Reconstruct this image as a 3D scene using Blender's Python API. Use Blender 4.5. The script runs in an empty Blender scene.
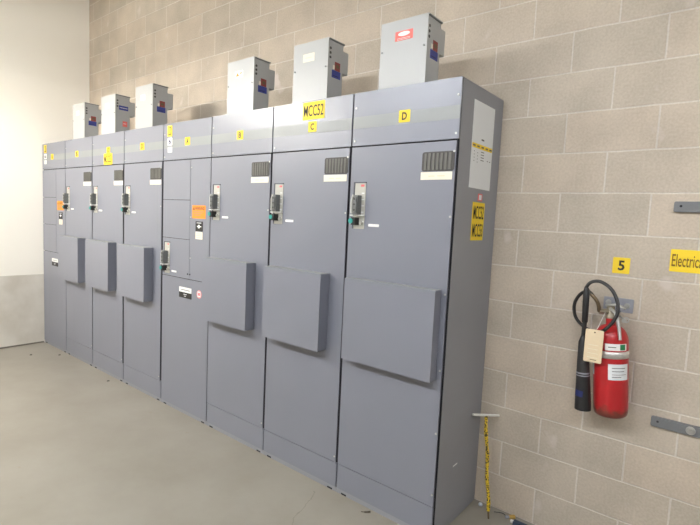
import bpy, math, random
from mathutils import Vector, Matrix
random.seed(7)
sc = bpy.context.scene
COL = sc.collection
PI = math.pi

# ------------------------------------------------------------------ materials
def s2l(c):
    return tuple(((v/255)/12.92 if v/255 <= .04045 else ((v/255+.055)/1.055)**2.4) for v in c)

def mat(name, rgb, rough=.5, metal=0., noise=0., nscale=30., bump=0., spec=.5, emit=None, estr=1.):
    m = bpy.data.materials.new(name); m.use_nodes = True
    nt = m.node_tree; b = nt.nodes['Principled BSDF']
    c = s2l(rgb)
    b.inputs['Base Color'].default_value = (*c, 1)
    b.inputs['Roughness'].default_value = rough
    b.inputs['Metallic'].default_value = metal
    b.inputs['Specular IOR Level'].default_value = spec
    if emit:
        b.inputs['Emission Color'].default_value = (*s2l(emit), 1)
        b.inputs['Emission Strength'].default_value = estr
    if noise or bump:
        tc = nt.nodes.new('ShaderNodeTexCoord')
        n = nt.nodes.new('ShaderNodeTexNoise'); n.inputs['Scale'].default_value = nscale; n.inputs['Detail'].default_value = 4
        nt.links.new(tc.outputs['Object'], n.inputs['Vector'])
        if noise:
            r = nt.nodes.new('ShaderNodeMapRange')
            r.inputs['From Min'].default_value = .3; r.inputs['From Max'].default_value = .7
            r.inputs['To Min'].default_value = 1-noise; r.inputs['To Max'].default_value = 1+noise
            nt.links.new(n.outputs['Fac'], r.inputs['Value'])
            mx = nt.nodes.new('ShaderNodeVectorMath'); mx.operation = 'SCALE'
            mx.inputs[0].default_value = c
            nt.links.new(r.outputs['Result'], mx.inputs['Scale'])
            nt.links.new(mx.outputs['Vector'], b.inputs['Base Color'])
        if bump:
            bp = nt.nodes.new('ShaderNodeBump'); bp.inputs['Strength'].default_value = bump; bp.inputs['Distance'].default_value = .003
            nt.links.new(n.outputs['Fac'], bp.inputs['Height']); nt.links.new(bp.outputs['Normal'], b.inputs['Normal'])
    return m

M = {}
M['cab'] = mat('cabinet_grey_enamel', (122, 124, 134), .33, noise=.02, nscale=3, bump=.03, spec=.65)
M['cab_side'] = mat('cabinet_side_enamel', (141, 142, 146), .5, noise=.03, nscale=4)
M['gap'] = mat('gap_shade_and_dark_fittings', (22, 22, 26), .8)  # near black stands for shade in gaps, slots and holes; also dark screws
M['seam'] = mat('panel_seam_grey', (84, 85, 92), .7)
M['band'] = mat('silver_band', (137, 140, 139), .4, noise=.02, nscale=5)
M['box'] = mat('pale_grey_box_enamel', (174, 175, 173), .4, noise=.015, nscale=6)
M['boxdark'] = mat('box_grey_edge', (120, 122, 120), .5)
M['steel'] = mat('zinc_steel', (190, 190, 186), .35, .8)
M['plate'] = mat('beige_grey_plate', (182, 180, 170), .5)
M['dgrey'] = mat('dark_grey_handle', (104, 106, 104), .5, noise=.1, nscale=120)
M['vent'] = mat('dark_vent', (64, 62, 58), .6)
M['slat'] = mat('vent_slat', (92, 90, 84), .55)
M['white'] = mat('white_plastic', (236, 236, 232), .5)
M['cream'] = mat('cream_nameplate', (232, 224, 204), .5)
M['paper'] = mat('white_paper', (222, 224, 224), .6)
M['yellow'] = mat('yellow_label', (238, 205, 40), .55)
M['black'] = mat('black_ink', (26, 24, 22), .6)
M['navy'] = mat('navy_ink', (34, 40, 80), .6)
M['brownink'] = mat('brown_ink', (120, 88, 10), .6)
M['orange'] = mat('orange_label', (244, 140, 32), .6)
M['pink'] = mat('pink_label', (224, 110, 112), .6)
M['pinkpale'] = mat('pale_pink_label', (232, 158, 158), .6)
M['valve'] = mat('dull_valve_metal', (150, 142, 124), .4, .6)
M['barmetal'] = mat('bare_bright_metal', (214, 212, 204), .4, .15)
M['foil'] = mat('crumpled_foil', (206, 212, 222), .3, .4)
M['red'] = mat('red_label', (228, 116, 106), .55)
M['redsticker'] = mat('dark_red_sticker', (140, 62, 58), .5)
M['blue'] = mat('blue_sticker', (56, 66, 140), .5)
M['teal'] = mat('teal_plastic', (40, 150, 140), .4)
M['green'] = mat('green_ink', (40, 130, 80), .5)
M['rubber'] = mat('black_rubber', (34, 33, 33), .45)
M['ext'] = mat('red_extinguisher_enamel', (172, 32, 36), .32, noise=.06, nscale=14)
M['dirt'] = mat('dirty_red_base', (116, 52, 44), .7, noise=.35, nscale=60)
M['brass'] = mat('brass', (192, 158, 84), .4, .5)
M['brassy'] = mat('tarnished_pipe', (112, 96, 74), .4, .6)
M['tag'] = mat('manila_tag', (222, 202, 168), .7, noise=.03, nscale=40)
M['galv'] = mat('galvanised_grey', (150, 152, 160), .5, .3, noise=.06, nscale=30)
M['bracket'] = mat('grey_painted_bar', (112, 113, 114), .5, noise=.05, nscale=30)
M['silverband'] = mat('silver_foil_band', (196, 192, 186), .35, .5, noise=.08, nscale=50)
M['bluefaded'] = mat('blue_mark', (30, 40, 96), .5)
M['leaf'] = mat('dry_leaf', (70, 60, 44), .8)
M['lampwhite'] = mat('white_lamp_housing', (230, 230, 228), .5)
M['debris_blue'] = mat('dark_slate_plastic', (46, 60, 78), .4)

def striped_tool():
    m = mat('yellow_black_flecked_wrap', (206, 172, 34), .5)
    nt = m.node_tree; b = nt.nodes['Principled BSDF']
    tc = nt.nodes.new('ShaderNodeTexCoord')
    v = nt.nodes.new('ShaderNodeTexNoise'); v.inputs['Scale'].default_value = 95; v.inputs['Detail'].default_value = 1
    cr = nt.nodes.new('ShaderNodeValToRGB')
    cr.color_ramp.elements[0].position = .43; cr.color_ramp.elements[0].color = (*s2l((60, 50, 20)), 1)
    cr.color_ramp.elements[1].position = .50; cr.color_ramp.elements[1].color = (*s2l((214, 180, 40)), 1)
    nt.links.new(tc.outputs['Object'], v.inputs['Vector']); nt.links.new(v.outputs['Fac'], cr.inputs['Fac'])
    nt.links.new(cr.outputs['Color'], b.inputs['Base Color'])
    return m
M['toolwrap'] = striped_tool()
def dirty_foot(m):
    nt = m.node_tree; b = nt.nodes['Principled BSDF']; L = nt.links
    src = b.inputs['Base Color'].links[0].from_socket
    tc = nt.nodes.new('ShaderNodeTexCoord'); sx = nt.nodes.new('ShaderNodeSeparateXYZ'); L.new(tc.outputs['Object'], sx.inputs[0])
    n = nt.nodes.new('ShaderNodeTexNoise'); n.inputs['Scale'].default_value = 34; n.inputs['Detail'].default_value = 4; L.new(tc.outputs['Object'], n.inputs['Vector'])
    ma = nt.nodes.new('ShaderNodeMath'); ma.operation = 'MULTIPLY_ADD'; ma.inputs[1].default_value = .09; L.new(n.outputs['Fac'], ma.inputs[0]); L.new(sx.outputs['Z'], ma.inputs[2])
    r = nt.nodes.new('ShaderNodeMapRange'); r.inputs['From Min'].default_value = .078; r.inputs['From Max'].default_value = .106; r.inputs['To Min'].default_value = .85; r.inputs['To Max'].default_value = 0
    L.new(ma.outputs[0], r.inputs['Value'])
    mx = nt.nodes.new('ShaderNodeMix'); mx.data_type = 'RGBA'; L.new(r.outputs[0], mx.inputs['Factor']); L.new(src, mx.inputs['A']); mx.inputs['B'].default_value = (*s2l((92, 52, 40)), 1)
    L.new(mx.outputs['Result'], b.inputs['Base Color'])
dirty_foot(M['ext'])

def N(nt, t, **kw):
    n = nt.nodes.new(t)
    for k, v in kw.items(): setattr(n, k, v)
    return n

def block_wall():
    m = bpy.data.materials.new('concrete_block'); m.use_nodes = True
    nt = m.node_tree; L = nt.links; b = nt.nodes['Principled BSDF']
    b.inputs['Roughness'].default_value = .75
    b.inputs['Specular IOR Level'].default_value = .3
    tc = N(nt, 'ShaderNodeTexCoord'); sx = N(nt, 'ShaderNodeSeparateXYZ'); cb = N(nt, 'ShaderNodeCombineXYZ')
    L.new(tc.outputs['Object'], sx.inputs[0])
    # wobble the joints a little
    nz = N(nt, 'ShaderNodeTexNoise'); nz.inputs['Scale'].default_value = 6; nz.inputs['Detail'].default_value = 3
    L.new(tc.outputs['Object'], nz.inputs['Vector'])
    wob = N(nt, 'ShaderNodeMath', operation='MULTIPLY_ADD'); wob.inputs[1].default_value = .008; wob.inputs[2].default_value = -.004
    L.new(nz.outputs['Fac'], wob.inputs[0])
    ax = N(nt, 'ShaderNodeMath', operation='ADD'); ax.inputs[1].default_value = 40*.4064 + .2032
    az = N(nt, 'ShaderNodeMath', operation='ADD')
    L.new(sx.outputs['X'], ax.inputs[0]); L.new(sx.outputs['Z'], az.inputs[0]); L.new(wob.outputs[0], az.inputs[1])
    L.new(ax.outputs[0], cb.inputs['X']); L.new(az.outputs[0], cb.inputs['Y'])
    br = N(nt, 'ShaderNodeTexBrick'); br.offset = .5; br.offset_frequency = 2; br.squash = 1
    br.inputs['Scale'].default_value = 1
    br.inputs['Brick Width'].default_value = .4064; br.inputs['Row Height'].default_value = .2032
    br.inputs['Mortar Size'].default_value = .0048; br.inputs['Mortar Smooth'].default_value = .5
    br.inputs['Bias'].default_value = 0
    br.inputs['Color1'].default_value = (*s2l((195, 181, 163)), 1)
    br.inputs['Color2'].default_value = (*s2l((184, 173, 157)), 1)
    br.inputs['Mortar'].default_value = (*s2l((208, 200, 189)), 1)
    L.new(cb.outputs[0], br.inputs['Vector'])
    # blotches, fine grain
    n1 = N(nt, 'ShaderNodeTexNoise'); n1.inputs['Scale'].default_value = 3.5; n1.inputs['Detail'].default_value = 5
    n2 = N(nt, 'ShaderNodeTexNoise'); n2.inputs['Scale'].default_value = 90; n2.inputs['Detail'].default_value = 3
    for n in (n1, n2): L.new(tc.outputs['Object'], n.inputs['Vector'])
    r1 = N(nt, 'ShaderNodeMapRange'); r1.inputs['From Min'].default_value = .3; r1.inputs['From Max'].default_value = .7; r1.inputs['To Min'].default_value = .87; r1.inputs['To Max'].default_value = 1.10
    L.new(n1.outputs['Fac'], r1.inputs['Value'])
    r2 = N(nt, 'ShaderNodeMapRange'); r2.inputs['From Min'].default_value = .3; r2.inputs['From Max'].default_value = .7; r2.inputs['To Min'].default_value = .91; r2.inputs['To Max'].default_value = 1.06
    L.new(n2.outputs['Fac'], r2.inputs['Value'])
    mu = N(nt, 'ShaderNodeMath', operation='MULTIPLY'); L.new(r1.outputs[0], mu.inputs[0]); L.new(r2.outputs[0], mu.inputs[1])
    vs = N(nt, 'ShaderNodeVectorMath', operation='SCALE'); L.new(br.outputs['Color'], vs.inputs[0]); L.new(mu.outputs[0], vs.inputs['Scale'])
    # pale mortar smears and chips
    n3 = N(nt, 'ShaderNodeTexNoise'); n3.inputs['Scale'].default_value = 5.2; n3.inputs['Detail'].default_value = 4; n3.inputs['Roughness'].default_value = .45
    mp = N(nt, 'ShaderNodeMapping'); mp.inputs['Location'].default_value = (3.1, 0, 1.7); mp.inputs['Scale'].default_value = (1.2, 1, .9)
    L.new(tc.outputs['Object'], mp.inputs['Vector']); L.new(mp.outputs[0], n3.inputs['Vector'])
    r3 = N(nt, 'ShaderNodeMapRange'); r3.inputs['From Min'].default_value = .64; r3.inputs['From Max'].default_value = .72; r3.inputs['To Max'].default_value = .6
    L.new(n3.outputs['Fac'], r3.inputs['Value'])
    mx = N(nt, 'ShaderNodeMix', data_type='RGBA'); L.new(r3.outputs[0], mx.inputs['Factor'])
    L.new(vs.outputs[0], mx.inputs['A']); mx.inputs['B'].default_value = (*s2l((206, 196, 188)), 1)
    L.new(mx.outputs['Result'], b.inputs['Base Color'])
    # relief
    inv = N(nt, 'ShaderNodeMath', operation='SUBTRACT'); inv.inputs[0].default_value = 1; L.new(br.outputs['Fac'], inv.inputs[1])
    ad = N(nt, 'ShaderNodeMath', operation='MULTIPLY_ADD'); ad.inputs[1].default_value = .35
    L.new(n2.outputs['Fac'], ad.inputs[0]); L.new(inv.outputs[0], ad.inputs[2])
    bp = N(nt, 'ShaderNodeBump'); bp.inputs['Strength'].default_value = .6; bp.inputs['Distance'].default_value = .004
    L.new(ad.outputs[0], bp.inputs['Height']); L.new(bp.outputs['Normal'], b.inputs['Normal'])
    return m
M['block'] = block_wall()

def floor_mat():
    m = bpy.data.materials.new('painted_concrete_floor'); m.use_nodes = True
    nt = m.node_tree; L = nt.links; b = nt.nodes['Principled BSDF']
    tc = N(nt, 'ShaderNodeTexCoord')
    n1 = N(nt, 'ShaderNodeTexNoise'); n1.inputs['Scale'].default_value = 1.6; n1.inputs['Detail'].default_value = 6; n1.inputs['Roughness'].default_value = .6
    L.new(tc.outputs['Object'], n1.inputs['Vector'])
    cr = N(nt, 'ShaderNodeValToRGB')
    cr.color_ramp.elements[0].position = .3; cr.color_ramp.elements[0].color = (*s2l((136, 130, 118)), 1)
    cr.color_ramp.elements[1].position = .65; cr.color_ramp.elements[1].color = (*s2l((149, 144, 133)), 1)
    L.new(n1.outputs['Fac'], cr.inputs['Fac'])
    # scuffs and specks
    n2 = N(nt, 'ShaderNodeTexNoise'); n2.inputs['Scale'].default_value = 14; n2.inputs['Detail'].default_value = 2
    L.new(tc.outputs['Object'], n2.inputs['Vector'])
    r2 = N(nt, 'ShaderNodeMapRange'); r2.inputs['From Min'].default_value = .70; r2.inputs['From Max'].default_value = .76; r2.inputs['To Max'].default_value = .35
    L.new(n2.outputs['Fac'], r2.inputs['Value'])
    mx = N(nt, 'ShaderNodeMix', data_type='RGBA'); L.new(r2.outputs[0], mx.inputs['Factor']); L.new(cr.outputs[0], mx.inputs['A'])
    mx.inputs['B'].default_value = (*s2l((140, 128, 110)), 1)
    # one hairline crack running out from the cabinets
    mp = N(nt, 'ShaderNodeMapping', vector_type='TEXTURE'); mp.inputs['Location'].default_value = (-1.095, -.60, 0); mp.inputs['Rotation'].default_value = (0, 0, math.radians(20))
    L.new(tc.outputs['Object'], mp.inputs['Vector'])
    sx = N(nt, 'ShaderNodeSeparateXYZ'); L.new(mp.outputs[0], sx.inputs[0])
    n3 = N(nt, 'ShaderNodeTexNoise'); n3.inputs['Scale'].default_value = 9; n3.inputs['Detail'].default_value = 5
    L.new(tc.outputs['Object'], n3.inputs['Vector'])
    wob = N(nt, 'ShaderNodeMath', operation='MULTIPLY_ADD'); wob.inputs[1].default_value = .09; wob.inputs[2].default_value = -.045
    L.new(n3.outputs['Fac'], wob.inputs[0])
    ad = N(nt, 'ShaderNodeMath', operation='ADD'); L.new(sx.outputs['X'], ad.inputs[0]); L.new(wob.outputs[0], ad.inputs[1])
    ab = N(nt, 'ShaderNodeMath', operation='ABSOLUTE'); L.new(ad.outputs[0], ab.inputs[0])
    lt = N(nt, 'ShaderNodeMath', operation='LESS_THAN'); lt.inputs[1].default_value = .0022; L.new(ab.outputs[0], lt.inputs[0])
    y1 = N(nt, 'ShaderNodeMath', operation='LESS_THAN'); y1.inputs[1].default_value = 0; L.new(sx.outputs['Y'], y1.inputs[0])
    y2 = N(nt, 'ShaderNodeMath', operation='GREATER_THAN'); y2.inputs[1].default_value = -1.1; L.new(sx.outputs['Y'], y2.inputs[0])
    m1 = N(nt, 'ShaderNodeMath', operation='MULTIPLY'); L.new(lt.outputs[0], m1.inputs[0]); L.new(y1.outputs[0], m1.inputs[1])
    m2 = N(nt, 'ShaderNodeMath', operation='MULTIPLY'); L.new(m1.outputs[0], m2.inputs[0]); L.new(y2.outputs[0], m2.inputs[1])
    m3 = N(nt, 'ShaderNodeMath', operation='MULTIPLY'); m3.inputs[1].default_value = .6; L.new(m2.outputs[0], m3.inputs[0])
    mc = N(nt, 'ShaderNodeMix', data_type='RGBA'); L.new(m3.outputs[0], mc.inputs['Factor']); L.new(mx.outputs['Result'], mc.inputs['A'])
    mc.inputs['B'].default_value = (*s2l((110, 104, 94)), 1)
    L.new(mc.outputs['Result'], b.inputs['Base Color'])
    b.inputs['Roughness'].default_value = .33
    b.inputs['Specular IOR Level'].default_value = .5
    bp = N(nt, 'ShaderNodeBump'); bp.inputs['Strength'].default_value = .08; bp.inputs['Distance'].default_value = .01
    L.new(n1.outputs['Fac'], bp.inputs['Height']); L.new(bp.outputs['Normal'], b.inputs['Normal'])
    return m
M['floor'] = floor_mat()

def left_wall_mat():
    m = mat('painted_wall_with_dado', (232, 228, 216), .6)
    nt = m.node_tree; L = nt.links; b = nt.nodes['Principled BSDF']
    tc = N(nt, 'ShaderNodeTexCoord'); sx = N(nt, 'ShaderNodeSeparateXYZ'); L.new(tc.outputs['Object'], sx.inputs[0])
    gt = N(nt, 'ShaderNodeMath', operation='GREATER_THAN'); gt.inputs[1].default_value = .825; L.new(sx.outputs['Z'], gt.inputs[0])
    n1 = N(nt, 'ShaderNodeTexNoise'); n1.inputs['Scale'].default_value = 4; n1.inputs['Detail'].default_value = 5
    L.new(tc.outputs['Object'], n1.inputs['Vector'])
    cr = N(nt, 'ShaderNodeValToRGB')
    cr.color_ramp.elements[0].position = .3; cr.color_ramp.elements[0].color = (*s2l((196, 190, 178)), 1)
    cr.color_ramp.elements[1].position = .7; cr.color_ramp.elements[1].color = (*s2l((216, 212, 203)), 1)
    L.new(n1.outputs['Fac'], cr.inputs['Fac'])
    mx = N(nt, 'ShaderNodeMix', data_type='RGBA'); L.new(gt.outputs[0], mx.inputs['Factor']); L.new(cr.outputs[0], mx.inputs['A'])
    mx.inputs['B'].default_value = (*s2l((246, 242, 232)), 1)
    L.new(mx.outputs['Result'], b.inputs['Base Color'])
    return m
M['leftwall'] = left_wall_mat()
M['ceil'] = mat('ceiling_paint', (205, 198, 184), .8, noise=.03, nscale=3)
M['plainwall'] = mat('plain_wall_paint', (160, 158, 154), .8, noise=.03, nscale=3)
M['basedark'] = mat('dark_floor_joint', (104, 98, 88), .8)
M['lampwarm'] = mat('warm_lamp_tube', (255, 255, 255), .5, emit=(255, 251, 243), estr=218)
M['lamp'] = mat('lamp_diffuser', (255, 255, 255), .5, emit=(245, 249, 255), estr=166)

# ------------------------------------------------------------------ mesh helpers
class MB:
    def __init__(s): s.v = []; s.f = []; s.m = []; s.mats = []; s.smooth = []
    def mi(s, m):
        m = M[m] if isinstance(m, str) else m
        if m not in s.mats: s.mats.append(m)
        return s.mats.index(m)
    def add(s, vs, fs, m, smooth=False):
        o = len(s.v); k = s.mi(m); s.v += [tuple(p) for p in vs]
        for f in fs: s.f.append(tuple(i+o for i in f)); s.m.append(k); s.smooth.append(smooth)
        return s
    def box(s, x0, x1, y0, y1, z0, z1, m, front=None):
        x0, x1 = min(x0, x1), max(x0, x1); y0, y1 = min(y0, y1), max(y0, y1); z0, z1 = min(z0, z1), max(z0, z1)
        v = [(x, y, z) for z in (z0, z1) for y in (y0, y1) for x in (x0, x1)]
        fs = [(0, 2, 3, 1), (4, 5, 7, 6), (2, 6, 7, 3), (0, 4, 6, 2), (1, 3, 7, 5)]
        s.add(v, fs, m); s.add(v, [(0, 1, 5, 4)], front or m)
        return s
    def rrect(s, x0, x1, z0, z1, y0, y1, r, m, n=5):
        """rounded plate facing -y, from y0 (front) to y1 (back)"""
        pts = []
        for cx, cz, a in ((x1-r, z1-r, 0), (x0+r, z1-r, 90), (x0+r, z0+r, 180), (x1-r, z0+r, 270)):
            for i in range(n+1):
                t = math.radians(a+90*i/n); pts.append((cx+r*math.cos(t), cz+r*math.sin(t)))
        k = len(pts)
        v = [(x, y0, z) for x, z in pts]+[(x, y1, z) for x, z in pts]
        fs = [tuple(range(k))[::-1], tuple(range(k, 2*k))]+[(i, (i+1) % k, k+(i+1) % k, k+i) for i in range(k)]
        return s.add(v, fs, m)
    def poly(s, pts, y0, y1, m):
        k = len(pts); v = [(x, y0, z) for x, z in pts]+[(x, y1, z) for x, z in pts]
        fs = [tuple(range(k)), tuple(range(k, 2*k))[::-1]]+[(i, k+i, k+(i+1) % k, (i+1) % k) for i in range(k)]
        return s.add(v, fs, m)
    def tube(s, pts, rad, m, n=12, cap=True):
        pts = [Vector(p) for p in pts]
        rad = rad if isinstance(rad, (list, tuple)) else [rad]*len(pts)
        v = []; fs = []; u = None
        for i, p in enumerate(pts):
            t = (pts[min(i+1, len(pts)-1)]-pts[max(i-1, 0)]).normalized()
            if u is None:
                u = t.cross(Vector((0, 0, 1)));
                if u.length < .1: u = t.cross(Vector((0, 1, 0)))
            u = (u-t*u.dot(t)).normalized(); w = t.cross(u)
            for k in range(n):
                a = 2*PI*k/n; v.append(p+(u*math.cos(a)+w*math.sin(a))*rad[i])
        for i in range(len(pts)-1):
            for k in range(n):
                a = i*n+k; b = i*n+(k+1) % n; fs.append((a, b, b+n, a+n))
        s.add(v, fs, m, True)
        if cap: s.add(v, [tuple(range(n))[::-1], tuple(range(len(v)-n, len(v)))], m)
        return s
    def lathe(s, cx, cy, prof, m, n=40):
        v = []; fs = []
        for r, z in prof:
            for k in range(n):
                a = 2*PI*k/n; v.append((cx+r*math.cos(a), cy+r*math.sin(a), z))
        for i in range(len(prof)-1):
            for k in range(n):
                a = i*n+k; b = i*n+(k+1) % n; fs.append((a, b, b+n, a+n))
        s.add(v, fs, m, True)
        s.add(v, [tuple(range(n))[::-1], tuple(range(len(v)-n, len(v)))], m)
        return s
    def disc(s, x, z, y, r, d, m, n=14):
        """short cylinder, axis along y, front at y-d"""
        return s.tube([(x, y, z), (x, y-d, z)], r, m, n)
    def tilt(s):
        """the extinguisher hangs a little askew: lean about its foot"""
        c, q = math.cos(LEAN), math.sin(LEAN)
        s.v = [(CX+(x-CX)*c-(z-.757)*q, y, .757+(x-CX)*q+(z-.757)*c) for x, y, z in s.v]; return s
    def build(s, name, parent=None, origin=None, bevel=0.):
        o = Vector(parent['_o']) if parent is not None and '_o' in parent else Vector(origin or (0, 0, 0))
        me = bpy.data.meshes.new(name); me.from_pydata([tuple(Vector(p)-o) for p in s.v], [], s.f)
        for m in s.mats: me.materials.append(m)
        me.polygons.foreach_set('material_index', s.m); me.polygons.foreach_set('use_smooth', s.smooth)
        me.update()
        ob = bpy.data.objects.new(name, me); COL.objects.link(ob)
        if parent is not None:
            ob.parent = parent; ob['_o'] = tuple(o)
        else:
            ob.location = o
        if bevel:
            bv = ob.modifiers.new('soft_edges', 'BEVEL'); bv.width = bevel; bv.segments = 2; bv.limit_method = 'ANGLE'
        return ob

def thing(name, label, cat, loc, group=None):
    o = bpy.data.objects.new(name, None); COL.objects.link(o); o.location = loc
    o.empty_display_size = .1
    o['_o'] = tuple(loc); o['label'] = label; o['category'] = cat
    if group: o['group'] = group
    return o
def tag(o, label, cat, group=None):
    o['label'] = label; o['category'] = cat
    if group: o['group'] = group
    return o
def struct(o): o['kind'] = 'structure'; return o

def letters(mb, text, x0, x1, z0, z1, m, place=None, bold=.0, y=0.):
    """lettering fitted to the rectangle; place maps (x,z) of the plate to a point"""
    cu = bpy.data.curves.new('lettering', 'FONT'); cu.body = text; cu.size = 1; cu.offset = bold; cu.resolution_u = 3
    ob = bpy.data.objects.new('lettering', cu); COL.objects.link(ob)
    dg = bpy.context.evaluated_depsgraph_get(); dg.update()
    me = bpy.data.meshes.new_from_object(ob.evaluated_get(dg))
    vs = [v.co.copy() for v in me.vertices]; fs = [tuple(p.vertices) for p in me.polygons]
    bpy.data.objects.remove(ob); bpy.data.curves.remove(cu); bpy.data.meshes.remove(me)
    xa, xb = min(v.x for v in vs), max(v.x for v in vs); ya, yb = min(v.y for v in vs), max(v.y for v in vs)
    out = []
    for v in vs:
        X = x0+(v.x-xa)/(xb-xa)*(x1-x0); Z = z0+(v.y-ya)/(yb-ya)*(z1-z0)
        out.append(place(X, Z) if place else (X, y, Z))
    mb.add(out, fs, m)
    return mb

# ------------------------------------------------------------------ room
XW = -5.606                       # left wall face
H = 4.7
struct(MB().box(XW-.2, 4.5, -6.2, .2, -.12, 0, 'floor').build('floor'))
struct(MB().box(XW-.2, 4.5, 0, .2, 0, H, 'block').build('wall_back'))
struct(MB().box(XW-.2, XW, -6.2, 0, 0, H, 'leftwall').build('wall_left'))
struct(MB().box(4.5, 4.7, -6.2, .2, 0, H, 'plainwall').build('wall_right'))
struct(MB().box(XW-.2, 4.7, -6.4, -6.2, 0, H, 'plainwall').build('wall_front'))
struct(MB().box(XW-.2, 4.7, -6.4, .2, H, H+.1, 'ceil').build('ceiling'))
struct(MB().box(XW, XW+.012, -6.2, -.53, 0, .014, 'basedark').build('trim_1'))

# ------------------------------------------------------------------ switchgear line-up
B = [-5.602, -4.952, -4.292, -3.639, -2.973, -2.315, -1.653, -.994, -.341]
YF = -.5236; TOP = 2.338; HB = 2.045
def screw(parent, x, z, y=YF, r=.0055, m='steel'):
    return MB().disc(x, z, y, r, .004, m, 10).build('screw', parent)

def sticker(parent, x0, x1, z0, z1, m, name='letter_label', text=None, ink='black', y=YF, bold=.02, pad=.2, label=None):
    mb = MB().rrect(x0, x1, z0, z1, y-.0012, y, .004, m, 3)
    if text:
        w, h = x1-x0, z1-z0
        letters(mb, text, x0+w*pad, x1-w*pad, z0+h*.18, z1-h*.18, ink, y=y-.0020, bold=bold)
    o = mb.build(name, parent)
    if label: o['label'] = label
    return o

def operator(door, x, z, s=0.):
    """disconnect operator on the door, its plate's top left corner at x, z"""
    p = MB().rrect(x, x+.078, z-.256, z, YF-.003, YF, .004, 'plate')
    p.box(x-.005, x+.003, YF-.006, YF, z-.256, z+.003, 'seam').box(x-.005, x+.08, YF-.006, YF, z-.002, z+.004, 'seam')
    p.box(x+.045, x+.068, YF-.0045, YF-.003, z-.022, z-.010, 'pink')
    for k in range(4): p.box(x+.052, x+.07, YF-.004, YF-.003, z-.06-.035*k, z-.055-.035*k, 'paper')
    p.build('operator_plate', door)['label'] = 'pale beige plate behind disconnect handle'
    h = MB().box(x+.020, x+.054, YF-.040, YF-.004, z-.178, z-.070, 'dgrey')
    h.box(x+.025, x+.049, YF-.048, YF-.040, z-.165, z-.082, 'dgrey')
    for k in range(3): h.disc(x+.037, z-.092-.03*k, YF-.048, .006, .003, 'vent', 10)
    ho = h.build('handle', door, bevel=.004); ho['label'] = 'dark grey disconnect handle'
    MB().tube([(x+.013, YF-.038, z-.172), (x+.013, YF-.038, z-.098), (x+.022, YF-.038, z-.07)], .0075, 'steel', 10).tube(
        [(x+.013, YF-.0, z-.10), (x+.013, YF-.038, z-.10)], .005, 'steel', 8).build('lever_bar', door)['label'] = 'bright metal bar beside handle'
    MB().tube([(x+.004, YF-.04, z-.182), (x+.078, YF-.014, z-.180)], .0035, 'white', 8).tube([(x+.076, YF, z-.180), (x+.076, YF-.016, z-.180)], .004, 'white', 8).build('crossbar', door)
    lk = MB().tube([(x+.024, YF-.034, z-.178), (x+.024, YF-.036, z-.196)], .003, 'steel', 8).box(x+.018, x+.042, YF-.045, YF-.003, z-.235, z-.193, 'rubber')
    lk.disc(x+.016, z-.213, YF-.036, .0145, .014, 'teal', 14)
    lk.build('lock', door, bevel=.002)['label'] = 'black lock with teal button'
    MB().tube([(x+.06, YF-.0, z-.222), (x+.06, YF-.016, z-.222)], .010, 'plate', 12).build('lug', door)
    sticker(door, x+.106, x+.178, z-.240, z-.225, 'white', 'small_tag')

def vent_unit(door, x, z):
    v = MB().rrect(x, x+.178, z-.095, z, YF-.003, YF, .012, 'vent')
    for k in range(7):
        xx = x+.014+k*.0225
        v.box(xx, xx+.013, YF-.0055, YF-.003, z-.088, z-.007, 'slat')
    v.build('vent_grille', door)['label'] = 'dark louvred vent'
    n = MB().box(x-.004, x+.170, YF-.002, YF, z-.137, z-.099, 'cream')
    n.box(x+.04, x+.075, YF-.0026, YF-.002, z-.121, z-.117, 'tag').box(x+.09, x+.13, YF-.0026, YF-.002, z-.121, z-.117, 'tag')
    n.build('nameplate', door)['label'] = 'cream nameplate under vent'

def body(root, a, b, last):
    e = MB().box(a+.0008, b-(.012 if last else .0008), YF+.012, -.004, .03, TOP-.003, 'cab', front='gap')  # front face coloured near black as the shade between doors
    if last: pass
    e.build('enclosure', root)
    mb = MB().box(a+.001, b-.001, YF+.008, -.004, 0.0, .028, 'cab_side')
    for xx in (a+.035, b-.075): mb.box(xx, xx+.038, YF+.006, YF+.008, .002, .011, 'gap')
    mb.build('base_channel', root)
    t = MB().box(a+.0008, b-.0008, YF+.006, -.004, TOP-.0025, TOP, 'cab'); t.build('top_panel', root)

def header(root, a, b, text, tx, w=.056, rs=.006, ls=.004):
    x0, x1 = a+ls, b-rs
    h = MB().box(x0, x1, YF, YF+.0115, HB+.004, TOP, 'cab').build('header_panel', root, bevel=.002)
    MB().box(x0+.001, x1-.001, YF-.001, YF, 2.143, 2.207, 'band').build('trim_band', h)['label'] = 'lighter silver band'
    for xx in ((x0+.018, x1-.014) if rs < .001 else (x0+.018,)):
        for zz in (2.255, 2.075): screw(h, xx, zz)
    sticker(h, tx, tx+w+.012, 2.152, 2.214, 'yellow', 'letter_label', text, y=YF-.001, bold=.03, pad=.28, label=f'yellow label lettered {text}')
    return h

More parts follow.
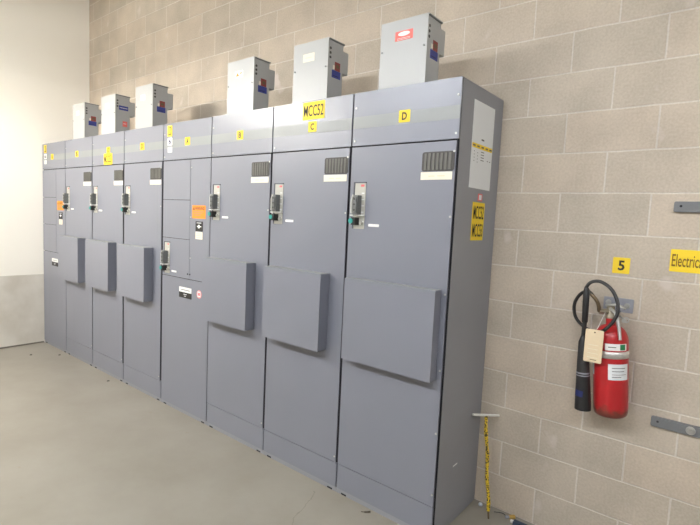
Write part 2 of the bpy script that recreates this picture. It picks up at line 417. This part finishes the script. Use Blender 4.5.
def starter(k, label, box, text, tx):
    a, b = B[k-1], B[k]; last = k == 8
    root = thing('switchgear_cabinet', label, 'electrical cabinet', ((a+b)/2, -.262, 0), 'grey switchgear cabinet sections in one row')
    body(root, a, b, last)
    hd = header(root, a, b, text, tx, rs=.0005 if last else .006)
    dx1 = b-{8: .008, 3: .022, 4: .022}.get(k, .014)
    d = MB().box(a+.004, dx1, YF, YF+.006, .186, HB-.004, 'cab').box(a+.03, dx1-.02, YF+.006, YF+.0115, .2, HB-.02, 'gap').build('door', root, bevel=.0015)
    vent_unit(d, a+.462, 1.992)
    operator(d, a+.037, 1.845)
    for zz in ((1.99, 1.675, 1.291, .905, .577, .25) if last else (1.99, 1.675, .22)): screw(d, dx1-.009, zz)
    MB().box(a+.005, b-(.008 if last else .006), YF, YF+.0115, .034, .182, 'cab').build('base_panel', root, bevel=.0015)
    x0, x1, pr, z0, z1 = box
    c = MB().box(x0, x1, YF-pr, YF-.0002, z0, z1, 'cab')
    c = c.build('box_cover', root, bevel=.004); c['label'] = 'shallow box cover over the door'
    MB().box(x0+.002, x1-.002, YF-pr+.004, YF-.001, z1, z1+.002, 'band').build('cover_lip', c)
    return root, hd, d

def feeder(k, label, orange=True):
    a, b = B[k-1], B[k]
    root = thing('switchgear_cabinet', label, 'electrical cabinet', ((a+b)/2, -.262, 0), 'grey switchgear cabinet sections in one row')
    body(root, a, b, False)
    hd = header(root, a, b, 'A', a+.312 if k == 5 else a+.262)
    xm = a+.394
    def pan(name, x0, x1, z0, z1):
        mb = MB().box(x0, x1, YF, YF+.006, z0, z1, 'cab'); mb.box(x0+.012, x1-.012, YF+.006, YF+.0115, z0+.012, z1-.012, 'seam')
        return mb.build(name, root, bevel=.0015)
    pan('bucket_door', a+.004, xm-.002, 1.733, HB-.004)
    pan('bucket_door', a+.004, xm-.002, 1.424, 1.729)
    lo = pan('bucket_door', a+.004, xm-.002, 1.112, 1.420)
    wy = pan('wireway_door', xm+.002, b-.005, 1.112, HB-.004)
    ld = pan('lower_door', a+.004, b-.005, .033, 1.107)
    if k == 5:
        operator(lo, a+.037, 1.385)
        for zz in (1.98, 1.6, 1.28): screw(wy, xm+.016, zz)
        screw(wy, xm+.012, 1.15, m='gap'); screw(lo, xm-.018, 1.15, m='gap')
    # stickers on the header, left
    sticker(hd, a+.058, a+.128, 2.235, 2.322, 'yellow', 'tag_label', y=YF-.001)
    fr = MB().box(a+.072, a+.114, YF-.003, YF-.0022, 2.248, 2.256, 'black').box(a+.106, a+.114, YF-.003, YF-.0022, 2.248, 2.308, 'black').box(a+.08, a+.108, YF-.003, YF-.0022, 2.302, 2.308, 'black')
    fr.build('tag_mark', hd)
    sticker(hd, a+.064, a+.130, 2.165, 2.225, 'white', 'number_label', '6', 'navy', y=YF-.001, bold=.03, pad=.18)
    sticker(hd, a+.066, a+.130, 2.108, 2.152, 'paper', 'blank_label', y=YF-.001)
    # orange warning and nameplate on the wireway door
    o = MB().rrect(a+.425, a+.600, 1.592, 1.692, YF-.0015, YF, .006, 'orange')
    o.box(a+.435, a+.59, YF-.002, YF-.0015, 1.658, 1.682, 'orange')
    letters(o, 'WARNING', a+.465, a+.585, 1.657, 1.680, 'black', y=YF-.0024, bold=.02)
    o.poly([(a+.437, 1.657), (a+.460, 1.657), (a+.4485, 1.680)], YF-.0024, YF-.0015, 'black')
    for q in range(3): o.box(a+.445, a+.575-.02*q, YF-.0021, YF-.0015, 1.642-.014*q, 1.646-.014*q, 'red')
    o.build('warning_label', wy)['label'] = 'orange warning sticker'
    n = MB().rrect(a+.475, a+.566, 1.495, 1.570, YF-.003, YF, .003, 'black')
    n.disc(a+.52, 1.531, YF-.003, .014, .001, 'white', 14).box(a+.495, a+.55, YF-.0042, YF-.003, 1.528, 1.535, 'white').box(a+.49, a+.55, YF-.0036, YF-.003, 1.556, 1.561, 'paper')
    n.build('switch_plate', wy)['label'] = 'black plate with white mark'
    n = MB().box(a+.475, a+.566, YF-.002, YF, 1.434, 1.490, 'cream')
    for q in range(3): n.box(a+.487, a+.55, YF-.0026, YF-.002, 1.445+.014*q, 1.449+.014*q, 'tag')
    n.build('nameplate', wy)['label'] = 'cream paper nameplate'
    # lower door stickers
    n = MB().box(a+.262, a+.432, YF-.002, YF, 1.000, 1.040, 'white').box(a+.262, a+.432, YF-.003, YF, .955, 1.000, 'black')
    n.box(a+.285, a+.41, YF-.0026, YF-.002, 1.016, 1.021, 'slat').box(a+.325, a+.37, YF-.0036, YF-.003, .982, .987, 'paper').box(a+.335, a+.36, YF-.0036, YF-.003, .968, .973, 'paper')
    n.build('nameplate', ld)['label'] = 'white over black nameplate'
    if k == 5:
        n = MB().disc(a+.536, 1.010, YF, .032, .0015, 'pinkpale', 20).box(a+.517, a+.555, YF-.0025, YF-.0015, .990, 1.032, 'paper').box(a+.525, a+.547, YF-.003, YF-.0025, 1.0, 1.022, 'pink')
        n.build('round_sticker', ld)['label'] = 'round pink sticker'
    return root

def bx(k, w=.488): return (B[k]-.139-w+.0, B[k]-.139, .081, .855, 1.314)
feeder(1, 'leftmost grey cabinet section of small doors, standing against the white wall')
starter(2, 'grey cabinet section labelled B under the smallest, farthest rooftop box', (-4.93, -4.445, .081, .862, 1.320), 'B', -4.683)
r3, h3, d3 = starter(3, 'grey cabinet section with small square MCC53 tag on its header', (-4.262, -3.780, .081, .862, 1.320), 'C', -3.982)
starter(4, 'grey cabinet section labelled D just left of the section with an orange sticker', (-3.602, -3.124, .082, .858, 1.320), 'D', -3.350)
feeder(5, 'grey cabinet section with small doors and orange warning sticker in mid row')
starter(6, 'grey cabinet section labelled B just right of the orange warning sticker', (-2.286, -1.785, .081, .855, 1.314), 'B', -2.022)
r7, h7, d7 = starter(7, 'grey cabinet section with the large yellow MCC52 sign on top', (-1.608, -1.117, .081, .855, 1.314), 'C', -1.338)
r8, h8, d8 = starter(8, 'nearest grey cabinet section, labelled D, at the right end of the row', (-.948, -.378, .066, .853, 1.312), 'D', -.687)

sticker(h7, -1.388, -1.210, 2.226, 2.330, 'yellow', 'number_sign', 'MCC52', y=YF-.001, bold=.008, pad=.05, label='large yellow MCC52 sign')
sticker(h3, -4.040, -3.868, 2.049, 2.154, 'yellow', 'number_sign', 'MCC53', y=YF-.0012, bold=.006, pad=.07, label='yellow MCC53 sign')

# the right end's side sheet with the papers on it
XS = B[8]
sp = MB().box(XS-.010, XS, YF+.013, -.004, .03, TOP-.004, 'cab_side', front='gap').build('side_panel', r8, bevel=.0012)  # front edge coloured dark as the shaded slit beside the door
sp['label'] = 'plain side sheet at row end'
# axes on the side: u runs along +y, v up
def side_box(mb, y0, y1, z0, z1, t, m, t0=0.): return mb.box(XS+t0, XS+t, y0, y1, z0, z1, m)
doc = side_box(MB(), -.377, -.117, 1.830, 2.266, .0015, 'paper')
side_box(doc, -.372, -.122, 2.033, 2.056, .0022, 'yellow', .0015)
for q in range(5): side_box(doc, -.365+.052*q, -.335+.052*q, 2.040, 2.048, .0027, 'slat', .0022)
side_box(doc, -.265, -.232, 2.078, 2.086, .0022, 'slat', .0015)
for q in range(4):
    side_box(doc, -.262, -.222, 2.018-.014*q, 2.022-.014*q, .0020, 'slat', .0015)
    side_box(doc, -.345, -.338, 2.014-.016*q, 2.018-.016*q, .0020, 'slat', .0015); side_box(doc, -.305, -.298, 2.010-.016*q, 2.014-.016*q, .0020, 'slat', .0015)
for q in range(2): side_box(doc, -.18+.03*q, -.165+.03*q, 1.98, 1.984, .0020, 'slat', .0015)
doc.build('notice_sheet', sp)['label'] = 'white paper sheet with yellow band'
pk = side_box(MB(), -.258, -.205, 1.768, 1.806, .0016, 'pink'); side_box(pk, -.247, -.216, 1.774, 1.8, .0024, 'paper', .0016)
pk.build('small_sticker', sp)['label'] = 'small pink sticker'
sg = side_box(MB(), -.316, -.165, 1.560, 1.760, .0016, 'yellow')
letters(sg, 'MCC52', -.304, -.177, 1.672, 1.742, 'black', lambda X, Z: (XS+.0026, X, Z), bold=.010)
letters(sg, 'MCC53', -.304, -.177, 1.578, 1.648, 'black', lambda X, Z: (XS+.0026, X, Z), bold=.010)
sg.build('number_sign', sp)['label'] = 'yellow two line MCC52 MCC53 sign'
side_box(MB(), -.335, -.285, .332, .338, .0012, 'paper').build('scuff', sp)

# ------------------------------------------------------------------ boxes standing on the cabinets
def top_box(k, label, front, swap=False):
    x0 = {8: -.846, 7: -1.508, 6: -2.175, 4: -3.482, 3: -4.150, 2: -4.812}[k]
    x1 = x0+.286; y0, y1 = -.500, -.362; z0, z1 = TOP, TOP+{8: .346, 7: .357, 6: .361, 4: .366, 3: .362, 2: .361}[k]
    r = thing('electrical_box', label, 'electrical box', ((x0+x1)/2, (y0+y1)/2, TOP), 'pale grey boxes on top of the cabinets')
    MB().box(x0+.003, x1-.003, y0+.004, y1, z0+.0005, z1-.004, 'box').build('housing', r, bevel=.002)
    f = MB().box(x0, x1, y0, y0+.004, z0+.002, z1, 'box').build('front_cover', r, bevel=.0015)
    for xx, zz in ((x0+.014, z0+.196), (x1-.016, z0+.192)): MB().disc(xx, zz, y0, .0055, .004, 'boxdark', 10).build('screw', f)
    MB().box(x0+.001, x1+.004, y0+.004, y1+.004, z1-.004, z1-.0005, 'box').box(x1-.003, x1+.0035, y0+.008, y1+.002, z1-.009, z1-.004, 'boxdark').build('lid', r)
    MB().box(x0+.02, x1-.004, y1, y1+.052, z0+.185, z0+.315, 'box').build('rear_box', r, bevel=.002)
    MB().box(x0-.022, x0+.003, y0+.002, y0+.05, z0+.0005, z0+.010, 'white').build('mounting_foot', r)
    for q in range(3):
        MB().tube([(x1-.003, y0+.022, z1-.055-.026*q), (x1-.0015, y0+.022, z1-.055-.026*q)], .008, 'vent', 12).build('knockout', r)
    w = x1-.003
    if swap:
        MB().box(w, w+.001, y0+.035, y1-.015, z0+.225, z0+.265, 'blue').box(w+.001, w+.0016, y0+.042, y1-.022, z0+.243, z0+.248, 'paper').build('blue_sticker', r)['label'] = 'blue sticker'
        MB().box(w, w+.001, y0+.070, y1-.024, z0+.075, z0+.125, 'red').box(w+.001, w+.0016, y0+.078, y1-.035, z0+.10, z0+.105, 'paper').build('red_sticker', r)['label'] = 'red sticker'
    else:
        MB().box(w, w+.001, y0+.064, y1-.025, z0+.185, z0+.235, 'redsticker').box(w+.001, w+.0016, y0+.075, y1-.034, z0+.2, z0+.22, 'brassy').build('red_sticker', r)['label'] = 'dark red sticker'
        MB().box(w, w+.001, y0+.040, y1-.020, z0+.140, z0+.184, 'blue').box(w+.001, w+.0016, y0+.05, y1-.04, z0+.150, z0+.154, 'navy').box(w, w+.0012, y0+.048, y0+.063, z0+.190, z0+.212, 'cream').build('blue_sticker', r)['label'] = 'blue sticker'
    lx, lz = x0+.10, z0+.272
    if front == 'red':
        m = MB().rrect(lx-.008, lx+.10, lz-.032, lz+.016, y0-.0012, y0, .003, 'red')
        pts = [(lx+.046+.036*math.cos(t*PI/12), lz+.0+.011*math.sin(t*PI/12)) for t in range(24)]
        m.poly(pts, y0-.0018, y0-.0012, 'white')
        for q in range(2): m.box(lx+.005, lx+.085, y0-.0016, y0-.0012, lz-.022-.007*q, lz-.020-.007*q, 'paper')
    elif front == 'cream':
        m = MB().rrect(lx-.02, lx+.075, lz-.03, lz+.018, y0-.0012, y0, .003, 'cream')
        m.box(lx, lx+.055, y0-.0016, y0-.0012, lz-.008, lz-.005, 'tag')
    elif front == 'orange':
        m = MB().rrect(lx-.015, lx+.07, lz-.03, lz+.018, y0-.0012, y0, .003, 'white')
        m.poly([(lx-.006, lz-.018), (lx+.03, lz-.018), (lx+.012, lz+.006)], y0-.0017, y0-.0012, 'orange')
        m.box(lx+.034, lx+.06, y0-.0016, y0-.0012, lz-.004, lz+.004, 'orange')
    else:
        m = MB().rrect(lx-.015, lx+.06, lz-.03, lz+.018, y0-.0012, y0, .003, 'paper')
        m.box(lx-.005, lx+.05, y0-.0016, y0-.0012, lz-.008, lz-.005, 'slat')
    m.build('front_label', f)
top_box(8, 'pale grey box with red front label, standing on nearest cabinet section', 'red')
top_box(7, 'pale grey box with cream front label, standing above the MCC52 sign', 'cream')
top_box(6, 'pale grey box with orange marked front label, third box from the right', 'orange')
top_box(4, 'pale grey box on the cabinet section left of the orange sticker section', 'plain')
top_box(3, 'pale grey box with blue sticker above a red one on its side', 'plain', True)
top_box(2, 'smallest looking pale grey box, at the far left on the cabinets', 'plain')

# ------------------------------------------------------------------ signs and bars on the block wall
s = thing('number_sign', 'small yellow wall sign reading 5 above the fire extinguisher', 'sign', (.311, 0, 1.476))
MB().rrect(.274, .348, 1.438, 1.516, -.0025, -.0002, .003, 'yellow').build('panel', s)
letters(MB(), '5', .298, .326, 1.453, 1.502, 'black', y=-.0034, bold=.03).build('lettering', s)
s = thing('room_sign', 'yellow wall sign starting with the word Electrical at right edge', 'sign', (.7, 0, 1.522))
MB().rrect(.507, .90, 1.470, 1.573, -.0025, -.0002, .003, 'yellow').build('panel', s)
letters(MB(), 'Electrical', .514, .636, 1.494, 1.551, 'brownink', y=-.0034, bold=.008).build('lettering', s)

def wall_bar(z0, z1, label, bolt):
    r = thing('wall_bar', label, 'wall bracket', (.75, 0, (z0+z1)/2), 'grey flat bars on the block wall')
    MB().rrect(.500, 1.05, z0, z1, -.014, -.0003, .008, 'bracket').build('bar', r, bevel=.0015)
    MB().disc(.527, (z0+z1)/2+.003, -.0136, .0055, .0008, 'gap', 12).build('hole', r)
    MB().disc(1.02, (z0+z1)/2+.003, -.0136, .0055, .0008, 'gap', 12).build('hole', r)
    bo = MB().disc(.655, (z0+z1)/2, -.014, .019, .003, 'steel', 20)
    bo.tube([(.655, -.017, (z0+z1)/2), (.655, -.026, (z0+z1)/2)], .011, 'steel', 6)
    bo.build('bolt', r)['label'] = 'bright washer and bolt'
wall_bar(1.742, 1.791, 'grey flat wall bar at upper right, above the yellow Electrical sign', True)
wall_bar(.729, .778, 'grey flat wall bar with bright bolt, below right of extinguisher', True)

# ------------------------------------------------------------------ fire extinguisher
b = thing('extinguisher_bracket', 'grey metal wall plate with bolts behind the extinguisher valve', 'bracket', (.313, 0, 1.283))
MB().rrect(.250, .380, 1.249, 1.318, -.005, -.0003, .004, 'galv').build('plate', b, bevel=.001)
for xx, zz in ((.354, 1.284), (.272, 1.292)):
    q = MB().disc(xx, zz, -.005, .013, .002, 'steel', 16); q.tube([(xx, -.007, zz), (xx, -.016, zz)], .008, 'steel', 6); q.build('bolt', b)
MB().box(.292, .330, -.055, -.004, 1.250, 1.256, 'galv').box(.292, .330, -.058, -.054, 1.250, 1.272, 'galv').build('hook', b)

CX, CY, R0 = .341, -.092, .0755
LEAN = math.radians(4.6)
e = thing('fire_extinguisher', 'red fire extinguisher with black hose hanging on the block wall', 'fire extinguisher', (CX, CY, .757))
prof = [(.045, .757), (.062, .760), (.072, .770), (R0, .790), (R0, 1.115)]
for i in range(1, 9):
    t = i/8*PI/2; prof.append((.022+(R0-.022)*math.cos(t), 1.115+.082*math.sin(t)))
prof += [(.022, 1.200), (.021, 1.232)]
bt = MB().lathe(CX, CY, prof, 'ext').tilt().build('cylinder', e)
def wrap(a0, a1, z0, z1, r, m, name, label=None, extra=None):
    mb = MB(); n = 18
    v = []; fs = []
    for i in range(n+1):
        a = math.radians(a0+(a1-a0)*i/n)
        for z in (z0, z1): v.append((CX+r*math.cos(a), CY+r*math.sin(a), z))
    for i in range(n): fs.append((2*i, 2*i+2, 2*i+3, 2*i+1))
    mb.add(v, fs, m, True)
    for x in extra or []:
        a0, a1, z0, z1, mm = x; v = []
        for i in range(7):
            a = math.radians(a0+(a1-a0)*i/6)
            for z in (z0, z1): v.append((CX+(r+.0008)*math.cos(a), CY+(r+.0008)*math.sin(a), z))
        mb.add(v, [(2*i, 2*i+2, 2*i+3, 2*i+1) for i in range(6)], mm, True)
    o = mb.tilt().build(name, bt)
    if label: o['label'] = label
MB().lathe(CX, CY, [(R0, 1.046), (R0+.002, 1.047), (R0+.002, 1.079), (R0, 1.080)], 'silverband').tilt().build('metal_band', bt)['label'] = 'silver strap band'
wrap(272, 346, .947, 1.022, R0+.0008, 'paper', 'inspection_label', 'white paper label', [(284, 330, 1.002, 1.005, 'slat'), (284, 326, .987, .990, 'slat'), (284, 335, .972, .974, 'slat'), (284, 315, .960, .963, 'slat')])
wrap(262, 337, 1.086, 1.118, R0+.0012, 'white', 'class_label', 'white label with green mark', [(310, 330, 1.089, 1.115, 'green'), (272, 297, 1.100, 1.104, 'slat')])
wrap(196, 215, .955, 1.02, R0+.0008, 'paper', 'side_label')
# valve, levers
vz = 1.232
MB().lathe(CX, CY, [(.024, vz-.004), (.024, vz+.012), (.018, vz+.016), (.018, vz+.05), (.012, vz+.055)], 'valve', 20).tube(
    [(CX, CY, vz+.03), (CX-.045, CY-.03, vz+.03)], .012, 'valve', 14).tilt().build('valve', e)['label'] = 'dull metal valve body'
MB().tube([(CX+.005, CY-.03, vz+.045), (CX+.03, CY-.055, vz+.03), (CX+.044, CY-.062, vz-.03), (CX+.052, CY-.075, vz-.092)], [.007, .0085, .008, .007], 'steel', 10).tube(
    [(CX, CY, vz+.045), (CX+.005, CY-.03, vz+.045)], .006, 'steel', 8).tilt().build('carry_lever', e)['label'] = 'bright steel lever'
MB().tube([(CX-.02, CY+.0, vz+.058), (CX+.03, CY-.02, vz+.064), (CX+.066, CY-.03, vz+.05)], .007, 'steel', 10).tube([(CX, CY, vz+.045), (CX, CY-.005, vz+.062)], .005, 'steel', 8).tilt().build('trigger_lever', e)
ring = [(CX+.070+.012*math.cos(t*PI/8), CY-.05, vz+.0+.012*math.sin(t*PI/8)) for t in range(17)]
MB().tube(ring, .0025, 'steel', 8).tube([(CX+.014, CY-.01, vz+.035), (CX+.06, CY-.05, vz+.004)], .003, 'steel', 8).disc(CX+.064, vz-.004, CY-.05, .010, .006, 'steel', 12).tilt().build('safety_pin', e)
# hose: catmull through the seen points
def spline(P, n=10):
    P = [Vector(p) for p in P]; P = [P[0]*2-P[1]]+P+[P[-1]*2-P[-2]]; out = []
    for i in range(1, len(P)-2):
        p0, p1, p2, p3 = P[i-1:i+3]
        for k in range(n):
            t = k/n; out.append(.5*((2*p1)+(p2-p0)*t+(2*p0-5*p1+4*p2-p3)*t*t+(3*p1-p0-3*p2+p3)*t**3))
    out.append(P[-2]); return out
from_px = lambda pts: pts
tq = (CX-.045*math.cos(LEAN)-(vz+.03-.757)*math.sin(LEAN), CY-.03, .757-.045*math.sin(LEAN)+(vz+.03-.757)*math.cos(LEAN))
HX = [tq, (.252, -.135, 1.290), (.236, -.14, 1.318), (.204, -.13, 1.345), (.166, -.115, 1.328), (.140, -.105, 1.275), (.146, -.10, 1.215), (.178, -.10, 1.175), (.230, -.125, 1.155), (.276, -.165, 1.165), (.316, -.185, 1.205), (.342, -.185, 1.262), (.336, -.175, 1.322), (.304, -.165, 1.375), (.256, -.155, 1.402), (.216, -.15, 1.395), (.196, -.148, 1.368), (.193, -.147, 1.345)]
MB().tube(spline(HX[:4]), .0085, 'brassy', 12).build('outlet_pipe', e)['label'] = 'tarnished metal outlet pipe'
MB().tube(spline(HX[2:]), .0080, 'rubber', 14).build('hose', e)['label'] = 'black rubber hose loop'
gx, gy = .198, -.147
MB().tube([(gx-.001, gy, 1.366), (gx, gy, 1.355), (gx+.001, gy, 1.30), (gx+.004, gy, 1.20), (gx+.004, gy, 1.195)], [.008, .0140, .0148, .0135, .010], 'rubber', 16).build('grip', e)
hn = MB().tube([(gx+.004, gy, 1.21), (gx+.004, gy, 1.10)], .010, 'rubber', 14)
hn.tube([(gx+.004, gy, 1.13), (gx+.006, gy, 1.10), (gx+.016, gy, .97), (gx+.030, gy, .79), (gx+.031, gy, .770)], [.011, .0215, .029, .0370, .0370], 'rubber', 22)
hn = hn.build('discharge_horn', e); hn['label'] = 'black discharge horn'
MB().tube([(gx+.0172, gy, .955), (gx+.0177, gy, .948)], .0308, 'galv', 22).tube([(gx+.0181, gy, .942), (gx+.0185, gy, .937)], .0312, 'galv', 22).build('ring_mark', hn)
hw = MB(); v = []
for i in range(9):
    a = math.radians(215+65*i/8)
    for z in (.838, .868): v.append((gx+.0255+.0366*math.cos(a), gy+.0366*math.sin(a), z))
hw.add(v, [(2*i, 2*i+2, 2*i+3, 2*i+1) for i in range(8)], 'bluefaded', True).build('blue_mark', hn)
# tied-on tag
tg = MB().rrect(.219, .297, 1.020, 1.177, -.1905, -.1890, .006, 'tag')
tg.disc(.259, 1.164, -.1905, .004, .0005, 'brassy', 10)
for q in range(4): tg.box(.235, .279, -.1909, -.1905, 1.042+.02*q, 1.044+.02*q, 'cream')
tg.box(.248, .275, -.1909, -.1905, 1.031, 1.034, 'brassy')
tg.tube([(.259, -.189, 1.164), (.268, -.170, 1.19), (.282, -.12, 1.255)], .0012, 'white', 6)
tg.build('inspection_tag', e)['label'] = 'cream card inspection tag'

# ------------------------------------------------------------------ T handled tool leaning in the corner
tt = Vector((-.274, -.090, .567)); tb = Vector((-.206, -.127, .045))
tip = tb+(tb-tt).normalized()*.046
t = thing('t_handle_tool', 'yellow and black flecked T handled rod leaning on block wall', 'tool', (tip.x, tip.y, 0))
ax = (tt-tb).normalized()
MB().tube([Vector((-.322, -.160, .579)), Vector((-.226, -.020, .560))], .0075, 'barmetal', 12).build('handle_bar', t)['label'] = 'bare metal cross bar'
pts = [tb+(tt-tb)*k/12+Vector((.003*math.sin(k*1.1), 0, 0)) for k in range(13)]
MB().tube(pts, [.010+.0014*math.sin(k*2.1) for k in range(13)], 'toolwrap', 12).build('shaft', t)['label'] = 'yellow and black wrapped shaft'
MB().tube([tb, tip+Vector((0, 0, .002))], [.006, .005], 'brassy', 10).build('tip', t)

# ------------------------------------------------------------------ bits lying on the floor
o = MB(); v = []
import itertools
o.lathe(-.285, -.045, [(.004, .0005), (.011, .004), (.013, .010), (.010, .017), (.004, .020)], 'foil', 9)
tag(o.build('foil_ball', None, (-.285, -.045, 0)), 'small crumpled silver ball on floor left of the yellow rod', 'scrap')
f = thing('brass_fitting', 'small brass fitting on floor right of the yellow rod', 'pipe fitting', (-.100, -.04, 0))
MB().tube([(-.112, -.052, .0125), (-.088, -.030, .0125)], .012, 'brass', 6).build('nut', f)
MB().tube([(-.128, -.066, .0125), (-.112, -.052, .0125)], .008, 'galv', 12).build('stub', f)
w = thing('plastic_connector', 'dark slate connector with white tip on floor at bottom edge', 'connector', (-.04, -.07, 0))
MB().box(-.078, .02, -.092, -.062, .0005, .022, 'debris_blue').build('housing', w, bevel=.003)
MB().tube([(-.094, -.077, .011), (-.078, -.077, .011)], .009, 'white', 12).build('end_cap', w)['label'] = 'white end cap'
wr = MB().tube(spline([(-.20, -.05, .004), (-.16, -.03, .004), (-.13, -.045, .006), (-.118, -.058, .010)]), .0022, 'vent', 8)
tag(wr.build('wire_scrap', None, (-.2, -.05, 0)), 'thin dark wire on floor between yellow rod and brass fitting', 'wire')
lf = MB().tube(spline([(-.765, -.572, .003), (-.748, -.562, .004), (-.732, -.548, .005), (-.722, -.541, .008)]), [.002]*10+[.004]*10+[.005]*11, 'leaf', 8)
tag(lf.build('curled_scrap', None, (-.74, -.56, 0)), 'small dark curled scrap on floor at nearest cabinet base', 'scrap')
for (x, y), lb in (((-4.939, -.600), 'small dark floor anchor near the far cabinet end'), ((-5.135, -.812), 'small dark floor anchor nearest the left photo edge'), ((-3.78, -.60), 'small dark floor anchor before the cabinets with box covers')):
    q = MB().lathe(x, y, [(.013, .0003), (.013, .003), (.006, .0035), (.006, .007)], 'vent', 12)
    tag(q.build('floor_anchor', None, (x, y, 0)), lb, 'anchor bolt', 'anchors in the floor')

# ------------------------------------------------------------------ lamps of the room (above and outside the frame), two added as extra fill
LAMPS = [(-4.2, -2.6), (-4.2, -3.4), (-2.3, -3.5), (-.5, -3.6), (1.5, -3.5), (3.4, -2.3)]  # second and last are extra lamps added to brighten left cabinets and side sheet
for (x, y), wh in zip(LAMPS, ('nearest the white wall', 'added near the white wall to brighten left cabinets', 'second bay from the white wall', 'third from the white wall', 'fourth from the white wall', 'added far right to brighten the cabinet side')):
    LZ = 3.15 if x < -4 else 3.4
    r = thing('strip_light', f'white fluorescent strip light hanging from ceiling, {wh}', 'ceiling light', (x, y, LZ), 'strip lights under the ceiling')
    hs = MB().box(x-.70, x+.70, y-.15, y+.15, LZ+.03, LZ+.09, 'lampwhite').build('housing', r, bevel=.004)
    for q in (-.05, .05):
        tb_ = MB().tube([(x-.58, y+q, LZ), (x+.58, y+q, LZ)], .019, 'lampwarm' if x < -4 else 'lamp', 12).build('tube', r)
        MB().box(x-.61, x-.58, y+q-.02, y+q+.02, LZ-.02, LZ+.035, 'lampwhite').box(x+.58, x+.61, y+q-.02, y+q+.02, LZ-.02, LZ+.035, 'lampwhite').build('lamp_holder', tb_)
    for s_ in (-.5, .5): MB().tube([(x+s_, y, LZ+.09), (x+s_, y, H)], .006, 'steel', 8).build('hanger_rod', r)

# soft daylight-free ambience: grey world
wd = bpy.data.worlds.new('room_air'); sc.world = wd; wd.use_nodes = True
wd.node_tree.nodes['Background'].inputs['Color'].default_value = (.9, .92, 1, 1)
wd.node_tree.nodes['Background'].inputs['Strength'].default_value = .0

# ------------------------------------------------------------------ camera
F_PX = 475.673; yaw, pit, rol = .672378, -.0901242, .0470396
Fv = Vector((-math.sin(yaw)*math.cos(pit), math.cos(yaw)*math.cos(pit), math.sin(pit)))
Rv = Fv.cross(Vector((0, 0, 1))).normalized(); Uv = Rv.cross(Fv)
R2 = Rv*math.cos(rol)+Uv*math.sin(rol); U2 = -Rv*math.sin(rol)+Uv*math.cos(rol)
cam = bpy.data.cameras.new('camera'); co = bpy.data.objects.new('camera', cam); COL.objects.link(co)
cam.sensor_fit = 'HORIZONTAL'; cam.sensor_width = 36; cam.lens = F_PX/700*36; cam.clip_start = .02
mw = Matrix((R2, U2, -Fv)).transposed().to_4x4(); mw.translation = Vector((.71963, -2.64334, 1.63911))
co.matrix_world = mw
sc.camera = co

for o in list(bpy.data.objects):
    if '_o' in o: del o['_o']
vs = sc.view_settings
sc.display_settings.display_device = 'sRGB'
vs.view_transform = 'Standard'; vs.look = 'None'; vs.gamma = 1; vs.use_curve_mapping = False; vs.exposure = 0
